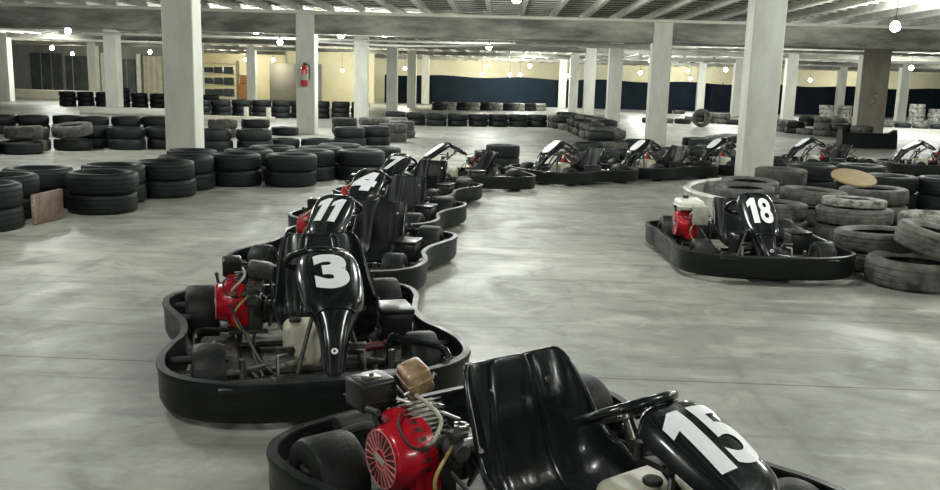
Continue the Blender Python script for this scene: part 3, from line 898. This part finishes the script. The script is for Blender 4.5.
def make_kart(kind='plain', seat=None, col_y=.06, top_z=0, steep=0, tank_y=0, wheel_r=(.118, .132), extras=(), eng=(-.27, -.36), blue=False, rear_y=.445, waist=.525, dark_tank=False, tank_w=.26):
    so = seat or {}
    k = empty('go_kart')
    build('bumper', bumper_bm(waist), M['bump_plastic'], k, 50)
    for s in (1, -1):
        for x, y in ((.52, .49), (.29, .49), (-.36, .50), (-.60, .51)):
            for z in (.14, .08):
                bm = B(); cyl(bm, (x, s*y, z), (x, s*(y+.085), z), .017, 14, bev=.003)
                build('bumper_mount', bm, M['dark'], k)
    bm = B()
    for s in (1, -1):
        tube(bm, [(-.72, s*.26, .07), (-.30, s*.28, .065), (.10, s*.30, .06), (.42, s*.22, .07), (.68, s*.16, .08)], .014, 10, smooth=5)
        tube(bm, [(.34, s*.29, .07), (.36, s*.43, .09), (.24, s*.47, .10), (-.26, s*.47, .10), (-.34, s*.30, .07)], .011, 8, smooth=5)
    for x, y in ((.66, .18), (.30, .29), (-.10, .30), (-.62, .27)):
        tube(bm, [(x, -y, .07), (x, y, .07)], .013, 10)
    tube(bm, [(-.76, -.30, .12), (-.70, -.28, .09), (-.64, -.26, .07)], .012, 8)
    tube(bm, [(-.76, .30, .12), (-.70, .28, .09), (-.64, .26, .07)], .012, 8)
    build('chassis_frame', bm, M['frame'], k)
    bm = B()
    v = [bm.verts.new((x, y, .052)) for x, y in ((-.12, -.28), (.35, -.28), (.66, -.15), (.66, .15), (.35, .28), (-.12, .28))]
    bm.faces.new(v); thicken(bm, .004); build('floor_tray', bm, M['tray'], k, 0)
    # side trays
    for s in (1, -1):
        bm = B(); box(bm, (0, s*.40, .075), (.50, .19, .006), .002); build('side_tray', bm, M['tray'], k)
    bm = B(); box(bm, (.725, 0, .165), (.11, .80, .022), .008); box(bm, (.715, 0, .115), (.05, .50, .09), .01); build('front_shelf', bm, M['bump_plastic'], k)
    for s in (1, -1):
        wheel(k, .41, s*.425, wheel_r[0], .125, s)
        wheel(k, -.49, s*rear_y, wheel_r[1], .155, s)
    bm = B(); cyl(bm, (-.49, -.40, .132), (-.49, .40, .132), .016, 14)
    cyl(bm, (-.49, .28, .132), (-.49, .29, .132), .075, 28); cyl(bm, (-.49, -.25, .132), (-.49, -.24, .132), .07, 28)
    for y in (-.30, -.18, .2, .33): cyl(bm, (-.49, y, .132), (-.49, y+.04, .132), .034, 16, bev=.004)
    build('rear_axle', bm, M['steel'], k)
    bm = B()
    for s in (1, -1):
        cyl(bm, (.41, s*.30, .118), (.41, s*.385, .118), .012, 12)
        cyl(bm, (.41, s*.30, .07), (.41, s*.30, .17), .014, 12, bev=.003)
        tube(bm, [(.36, s*.28, .11), (.30, s*.05, .13)], .007, 8)
    build('steering_rods', bm, M['steel'], k)
    for s in (1, -1):
        bm = B(); tube(bm, [(.55, s*.10, .07), (.53, s*.17, .075), (.50, s*.17, .20), (.49, s*.10, .215)], .008, 8); box(bm, (.495, s*.14, .21), (.014, .07, .05), .004, rot=Matrix.Rotation(.3, 4, 'Y'))
        build('pedal', bm, M['steel'], k)
    # seat
    st = build('seat', seat_bm(so), M['seat_matte' if so.get('matte') else 'seat'], k, 60)
    build('seat_edging', seat_rim_bm(so), M['gloss'], st, 60)
    bm = B()
    p = seat_point(.22, .52, so); q = seat_point(.22, -.52, so)
    for c in (p,):
        bm = B(); cyl(bm, c+Vector((.004, 0, 0)), c+Vector((.012, 0, .002)), .010, 14, bev=.002)
        build('seat_bolt', bm, M['steel'], st)
    for s in (1, -1):
        bm = B()
        y = so.get('y', 0)+s*.19
        tube(bm, [(-.46, s*.26, .08), (-.38+so.get('x', 0)*.5, y, .26), (-.27+so.get('x', 0), y, .30)], .009, 8)
        build('seat_strut', bm, M['frame'], k)
    # steering
    cy = col_y
    base, hub = Vector((.46, cy, .12)), Vector((.115, cy-.02, .425+top_z))
    ax = (hub-base).normalized()
    ax2 = Vector((-.50, 0, .87)).normalized()
    bm = B(); tube(bm, [base, base.lerp(hub, .6), hub-ax2*.03], .010, 10); build('steering_column', bm, M['frame'], k)
    bm = B(); cyl(bm, hub-ax2*.06, hub-ax2*.004, .017, 18, bev=.003); cyl(bm, hub-ax2*.004, hub+ax2*.010, .034, 24, bev=.003)
    for q in range(3):
        a = q*2*PI/3+.5; x_, y_ = frame_of(ax2)
        d = x_*math.cos(a)+y_*math.sin(a); cyl(bm, hub+d*.024+ax2*.008, hub+d*.024+ax2*.017, .005, 8)
    hb = build('steering_hub', bm, M['steel'], k)
    bm = B()
    x_, y_ = frame_of(ax2)
    tube(bm, [hub+ax2*.022+.132*(x_*math.cos(a)*1.0+y_*math.sin(a)) for a in [2*PI*i/40 for i in range(40)]], .0145, 12, closed=True)
    wh = build('steering_wheel', bm, M['gloss'], k, 60)
    bm = B()
    for q in range(3):
        a = q*2*PI/3+PI/6; d = x_*math.cos(a)+y_*math.sin(a)
        tube(bm, [hub+ax2*.006+d*.015, hub+ax2*.010+d*.07, hub+ax2*.022+d*.13], [.012, .009, .008], 8)
    build('spokes', bm, M['frame'], wh)
    # steering support hoop
    bm = B(); tube(bm, [(.38, cy-.14, .07), (.30, cy-.05, .30+top_z), (.27, cy, .335+top_z), (.30, cy+.05, .30+top_z), (.38, cy+.14, .07)], .009, 8, smooth=4)
    box(bm, (.245, cy-.03, .345+top_z), (.10, .05, .018), .003); cyl(bm, (.20, cy-.07, .35+top_z), (.205, cy-.07, .40+top_z), .012, 10)
    tube(bm, [(.20, cy-.06, .36+top_z), (.26, cy-.03, .38+top_z), (.30, cy-.08, .37+top_z)], .006, 8)
    build('steering_support', bm, M['cast'], k)
    fr = build('number_fairing', fairing_bm(cy, top_z, steep), M['blue'] if blue else M['gloss'], k, 60)
    bm = B()
    F = lambda t, u, l=0: shift(fairing_point(t, u, l), cy, top_z, steep)
    c0 = F(.81, 0, .004)
    nr = (F(.81, 0, .02)-c0).normalized()
    cyl(bm, c0, c0+nr*.003, .013, 20); build('bolt_washer', bm, M['white'], fr, label='white washer of the nose bolt')
    bm = B(); cyl(bm, c0+nr*.003, c0+nr*.006, .005, 12); build('bolt_head', bm, M['dark'], fr)
    bm = B()   # moulded step under the number
    tube(bm, [F(.60+.03*abs(u)**2, u, .002) for u in [-.85+.113*i for i in range(16)]], .006, 8)
    build('moulded_ridge', bm, M['gloss'], fr, 60)
    for s in (1, -1):
        bm = B(); tube(bm, [F(.63+.026*i, s*.62, .001) for i in range(12)], .004, 6); build('moulded_edge', bm, M['gloss'], fr, 60)
    # fuel tank between the driver's legs
    bm = B(); box(bm, (.20, cy+tank_y, .16), (.17, tank_w, .19), .04, seg=4); cyl(bm, (.24, cy+tank_y-.03, .25), (.24, cy+tank_y-.03, .265), .024, 18)
    tk = build('fuel_tank', bm, M['blackbox'] if dark_tank else M['tank'], k, label=None if dark_tank else 'cream plastic fuel tank')
    bm = B(); cyl(bm, (.24, cy+tank_y-.03, .262), (.24, cy+tank_y-.03, .278), .027, 18, bev=.004); build('tank_cap', bm, M['dark'], tk)
    # battery box on the left side
    bm = B(); box(bm, (-.02, .40, .15), (.19, .14, .15), .012); ab = build('battery_box', bm, M['blackbox'], k)
    bm = B(); box(bm, (-.02, .40, .235), (.205, .155, .022), .006); build('lid', bm, M['blackbox'], ab)
    engine(k, kind, *eng)
    # exhaust / cables along the engine side
    bm = B()
    tube(bm, [(.02, -.36, .13), (.16, -.40, .16), (.28, -.36, .12)], .012, 8, smooth=5)
    tube(bm, [(-.10, -.33, .26), (.05, -.26, .14), (.30, -.20, .09), (.50, -.12, .09)], .006, 8, smooth=5)
    tube(bm, [(-.34, -.20, .10), (.10, -.24, .10), (.45, -.22, .10)], .006, 8, smooth=5)
    tube(bm, [(-.66, -.40, .16), (-.56, -.30, .22), (-.47, -.26, .14)], .018, 10, smooth=5)
    build('cables', bm, M['dark'], k)
    bm = B(); box(bm, (-.40, -.17, .16), (.16, .012, .11), .004, rot=Matrix.Rotation(.1, 4, 'Y')); build('chain_guard', bm, M['cast'], k)
    bm = B(); cyl(bm, (-.68, -.36, .19), (-.68, -.24, .19), .035, 20, bev=.006); tube(bm, [(-.68, -.27, .19), (-.64, -.25, .14), (-.58, -.26, .07)], .014, 8); build('rear_damper', bm, M['dark'], k)
    if 'hoop' in extras:     # left rear roll tube
        bm = B(); tube(bm, [(.36, .30, .08), (.38, .30, .21), (.44, .34, .22), (.60, .48, .21), (.66, .46, .12)], .013, 10, smooth=5); build('guard_tube', bm, M['gloss'], k)
    if 'maroon' in extras:
        bm = B(); cyl(bm, (.26, .16, .135), (.24, .30, .135), .018, 16, bev=.004); cyl(bm, (.24, .30, .135), (.238, .315, .135), .024, 16, bev=.004); build('foot_peg', bm, M['maroon'], k, label='maroon foot peg')
    return k, fr
def add_number(fr, text, cy, top_z=0, **kw):
    plate = text == '#'
    o = build('number_plate' if plate else 'race_number', digits_bm(text, cy, top_z, **kw), M['white'], fr, 0, label='plain white number plate' if plate else 'white number %s' % text)
    return o
def put(k, O, th, label, group='karts parked nose to tail'):
    k.location = (O[0], O[1], 0)
    k.rotation_euler = (0, 0, R(th))
    meta(k, label=label, cat='go-kart', group=group)
    return k

k15, f15 = make_kart('airbox', seat=dict(x=.07, y=-.02, w=1.06, sz=.97, flare=.14), col_y=.115, top_z=-.03, tank_y=-.02, eng=(-.25, -.36, .86, .045), wheel_r=(.118, .128), rear_y=.485, waist=.57)
add_number(f15, '15', .115, -.03, squash=.205, bold=.03, tlen=.235, tmid=.335)
put(k15, (.222, 2.262), -52, 'black go-kart number 15 with red engine, nearest of all')
k3, f3 = make_kart('plain', seat=dict(x=-.02, y=.10, w=.96, sz=1.10, flare=.28), col_y=.055, top_z=.05, steep=.08, tank_y=-.10, tank_w=.15, extras=('maroon', 'hoop'), eng=(-.26, -.29, .88, .01))
add_number(f3, '3', .055, .05, squash=.138, bold=.06, steep=.08, tlen=.235, tmid=.345)
put(k3, (-.836, 3.758), -71, 'black go-kart number 3 with red engine, facing the camera')
kb, fb_ = make_kart('plain', seat=dict(x=0, y=.16, w=.92, sz=.88, matte=1), col_y=.0, top_z=.02, steep=.22, eng=(-.27, -.34, .85, .03))
def kart_copy(number, O, th, label, shear=0, sq=.15, mesh_swap=None, **kw):
    k = copy_tree(kb)
    fr = [c for c in k.children if c.name.startswith('number_fairing')][0]
    add_number(fr, number, .0, .02, squash=sq, shear=shear, steep=.22, **kw)
    return put(k, O, th, label)
kart_copy('11', (-.98, 5.66), -98, 'black go-kart number 11 behind kart number 3', shear=.15, sq=.165, tlen=.215, tmid=.345)
kart_copy('4', (-1.0, 7.36), -101, 'black go-kart number 4 with red engine behind kart 11', shear=.1, sq=.20, bold=.08, tlen=.24)
kart_copy('7', (-.93, 9.02), -106, 'black go-kart number 7 behind kart number 4', shear=.15, sq=.17, bold=.05, tlen=.22)
k18, f18 = make_kart('tank', seat=dict(x=-.02, y=.0, w=.95, sz=.86, matte=1), col_y=-.03, top_z=-.01, steep=.40, waist=.585, dark_tank=True)
add_number(f18, '18', -.03, -.01, squash=.165, steep=.40, tlen=.22, tmid=.35)
put(k18, (1.85, 6.50), -88, 'black go-kart number 18 with white-topped red engine by the tyre cluster')
kart_copy('#', (-.42, 10.78), -160, 'black go-kart with pale tank where the kart line turns right')
kart_copy('#', (.98, 11.85), 217, 'black go-kart second in the line running right, pale number plate')
kart_copy('#', (2.28, 12.82), 216, 'black go-kart with cream tank left of the column, third in line')
kart_copy('#', (3.60, 13.75), 213, 'black go-kart in line just left of the big right column')
kart_copy('#', (5.32, 14.6), 190, 'black go-kart in line just right of the big right column')
kart_copy('#', (7.12, 14.65), 180, 'black go-kart with white tank near the right edge')
for c in list(kb.children_recursive): bpy.data.objects.remove(c)
bpy.data.objects.remove(kb)
kblue, fbl = make_kart('plain', seat=dict(x=0, y=.08, w=.92), col_y=.02, top_z=.02, blue=True)
put(kblue, (8.85, 14.7), 180, 'go-kart with a blue fairing at the right edge')

# ------------------------------------------------------------------ small things
t = empty('floor_board', (-3.83, 7.26, 0), 1.50, label='short brown board on edge wedged between the left barrier tyres', cat='board')
b = B(); box(b, (0, 0, .135), (.42, .025, .25), .003); build('panel', b, M['board'], t)
b = B(); box(b, (-.212, 0, .135), (.006, .035, .24), .002); build('chipped_edge', b, M['chip'], t, label='chipped pale end')
# extinguisher on the column
t = empty('fire_extinguisher', (-4.50, 20.14, 1.10), label='red fire extinguisher hung on the column beyond the left barrier', cat='fire extinguisher')
b = B(); m4 = Matrix.Identity(4)
lathe(b, [(.001, 0), (.07, 0), (.082, .015), (.085, .05), (.085, .36), (.075, .41), (.04, .45), (.03, .47), (.001, .47)], m4, 24, closed=False); build('cylinder', b, M['extred'], t, 50)
b = B(); lathe(b, [(.0865, .14), (.0865, .27)], m4, 24, closed=False); build('instruction_label', b, M['hose'], t, 50, label='pale instruction label')
b = B(); cyl(b, (0, 0, .47), (0, 0, .51), .022, 12); box(b, (.03, 0, .52), (.12, .02, .015), .003); tube(b, [(.02, 0, .49), (.12, -.02, .46), (.13, -.03, .30), (.115, -.03, .15)], .012, 8, smooth=4); build('valve_and_hose', b, M['dark'], t)
# scrawl on the far right column
b = B(); tube(b, [(.09, 0, .34), (.02, 0, .36), (-.06, 0, .32), (-.07, 0, .24), (.0, 0, .20), (.07, 0, .15), (.06, 0, .07), (-.02, 0, .03), (-.10, 0, -.02)], .009, 6, smooth=5)
for v in b.verts: v.co.y *= .2
o = build('scrawl', b, M['marker'], columns[(5, 2)], 50); o.location = (COLX[5]+.03, 28.235, .95)
# navy tarpaulin fence
t = empty('tarpaulin_fence', (0, 53, 0), label='long navy tarpaulin hung across the far end of the hall', cat='tarpaulin')
b = B()
def tf(u, v):
    X = -7.0+39*u
    return Vector((X, .02*math.sin(X*2.1)+.006*math.sin(X*7.1), v*(1.66+.05*math.sin(X*1.3))))
grid_surface(b, tf, 400, 6); thicken(b, .01); build('sheet', b, M['tarp'], t, 60)
for i in range(10):
    b = B(); cyl(b, (-6.9+4*i, .12, 0), (-6.9+4*i, .12, 1.72), .03, 10); build('post', b, M['frame'], t)
# far left: doors, panels, kerb
for i, (x0, x1, z1) in enumerate(((-26.8, -25.0, 2.3), (-24.8, -23.5, 2.2), (-21.5, -20.8, 2.1))):
    b = B(); box(b, ((x0+x1)/2, 49.86, z1/2), (x1-x0, .08, z1), .01)
    for k in range(1, 3 if i == 0 else 2): box(b, (x0+(x1-x0)*k/3, 49.81, z1/2), (.05, .04, z1), mi=1)
    structure('door_%d' % (i+1), b, [M['walldark'], M['wallgrey']])
for i, x in enumerate((-22.6, -20.55)):
    b = B(); box(b, (x, 49.8, 1.2), (.22, .16, 2.4), .01); structure('trim_%d' % (i+2), b, M['ledge'])
b = B(); grid_surface(b, lambda u, v: Vector((-20.3+1.1*u, 49.8+.04*math.sin(u*22), 2.3*v)), 40, 3); thicken(b, .01)
build('curtain', b, M['curb'], None, 60, label='pale hanging curtain left of the big left column', cat='curtain')
b = B(); box(b, (-12.1, 28.0, .10), (2.7, .5, .20), .02); build('low_kerb', b, M['ledge'], None, 30, label='low white kerb block left of the big left column', cat='kerb')
t = empty('kerb_platform', (-7.9, 25.4, 0), label='low beige kerb with two white posts before the far left barrier', cat='kerb')
b = B(); box(b, (0, 0, .07), (2.6, .6, .14), .02); build('slab', b, M['curb'], t, 30)
for x in (.55, 1.2):
    b = B(); cyl(b, (x, -.1, .14), (x, -.1, .42), .07, 14, bev=.01); build('post', b, M['ledge'], t, 30)
b = B(); box(b, (-22.9, 42, .19), (7.2, 3.5, .38), .03); build('raised_kerb', b, M['curb'], None, 30, label='low pale concrete platform at the far left', cat='platform')
# lit storeroom behind the far left column row
b = B(); box(b, (-15.6, 56.0, 1.39), (7.4, .2, 2.78)); structure('wall_storeroom', b, M['cream'])
for s, x in ((0, -19.2), (1, -12.1)):
    b = B(); box(b, (x, 53, 1.39), (.2, 6, 2.78)); structure('wall_storeroom_%s' % ('left', 'right')[s], b, M['cream'])
t = empty('storage_shelf', (-16.5, 51.5, 0), label='tall shelf of dark goods in the yellow-lit storeroom', cat='shelf')
for z in (.1, .75, 1.4, 2.0):
    b = B(); box(b, (0, 0, z), (2.2, .5, .05)); build('shelf_board', b, M['curb'], t, 0)
for x in (-1.08, 1.08):
    b = B(); box(b, (x, 0, 1.1), (.06, .5, 2.2)); build('shelf_upright', b, M['curb'], t, 0)
for z, hh in ((.13, .5), (.78, .5), (1.43, .45)):
    for i in range(3):
        b = B(); box(b, (-16.5-.62+.6*i, 51.45, z+hh/2*.9), (.5, .38, hh*(.7+.1*i)), .02)
        build('storage_crate', b, M['walldark'], None, 30, label='dark crate on the storeroom shelf', cat='crate', group='crates on the storeroom shelf')
b = B(); box(b, (-14.9, 51.4, .45), (.8, .5, .9), .03); box(b, (-14.9, 51.3, 1.15), (.6, .3, .5), .05); build('stacked_goods', b, M['orange'], None, 30, label='orange packed goods beside the storeroom shelf', cat='goods')
b = B(); box(b, (-11.6, 47.0, 1.02), (1.5, .12, 2.04), .01); build('partition_panel', b, M['partition'], None, 30, label='brown grey partition board left of the extinguisher column', cat='panel')
for i, x in enumerate((-10.4, -7.9)):
    b = B(); box(b, (x, 49.86, 1.05), (.5, .05, 2.1), .01); structure('door_%d' % (i+4), b, M['wallgrey'])
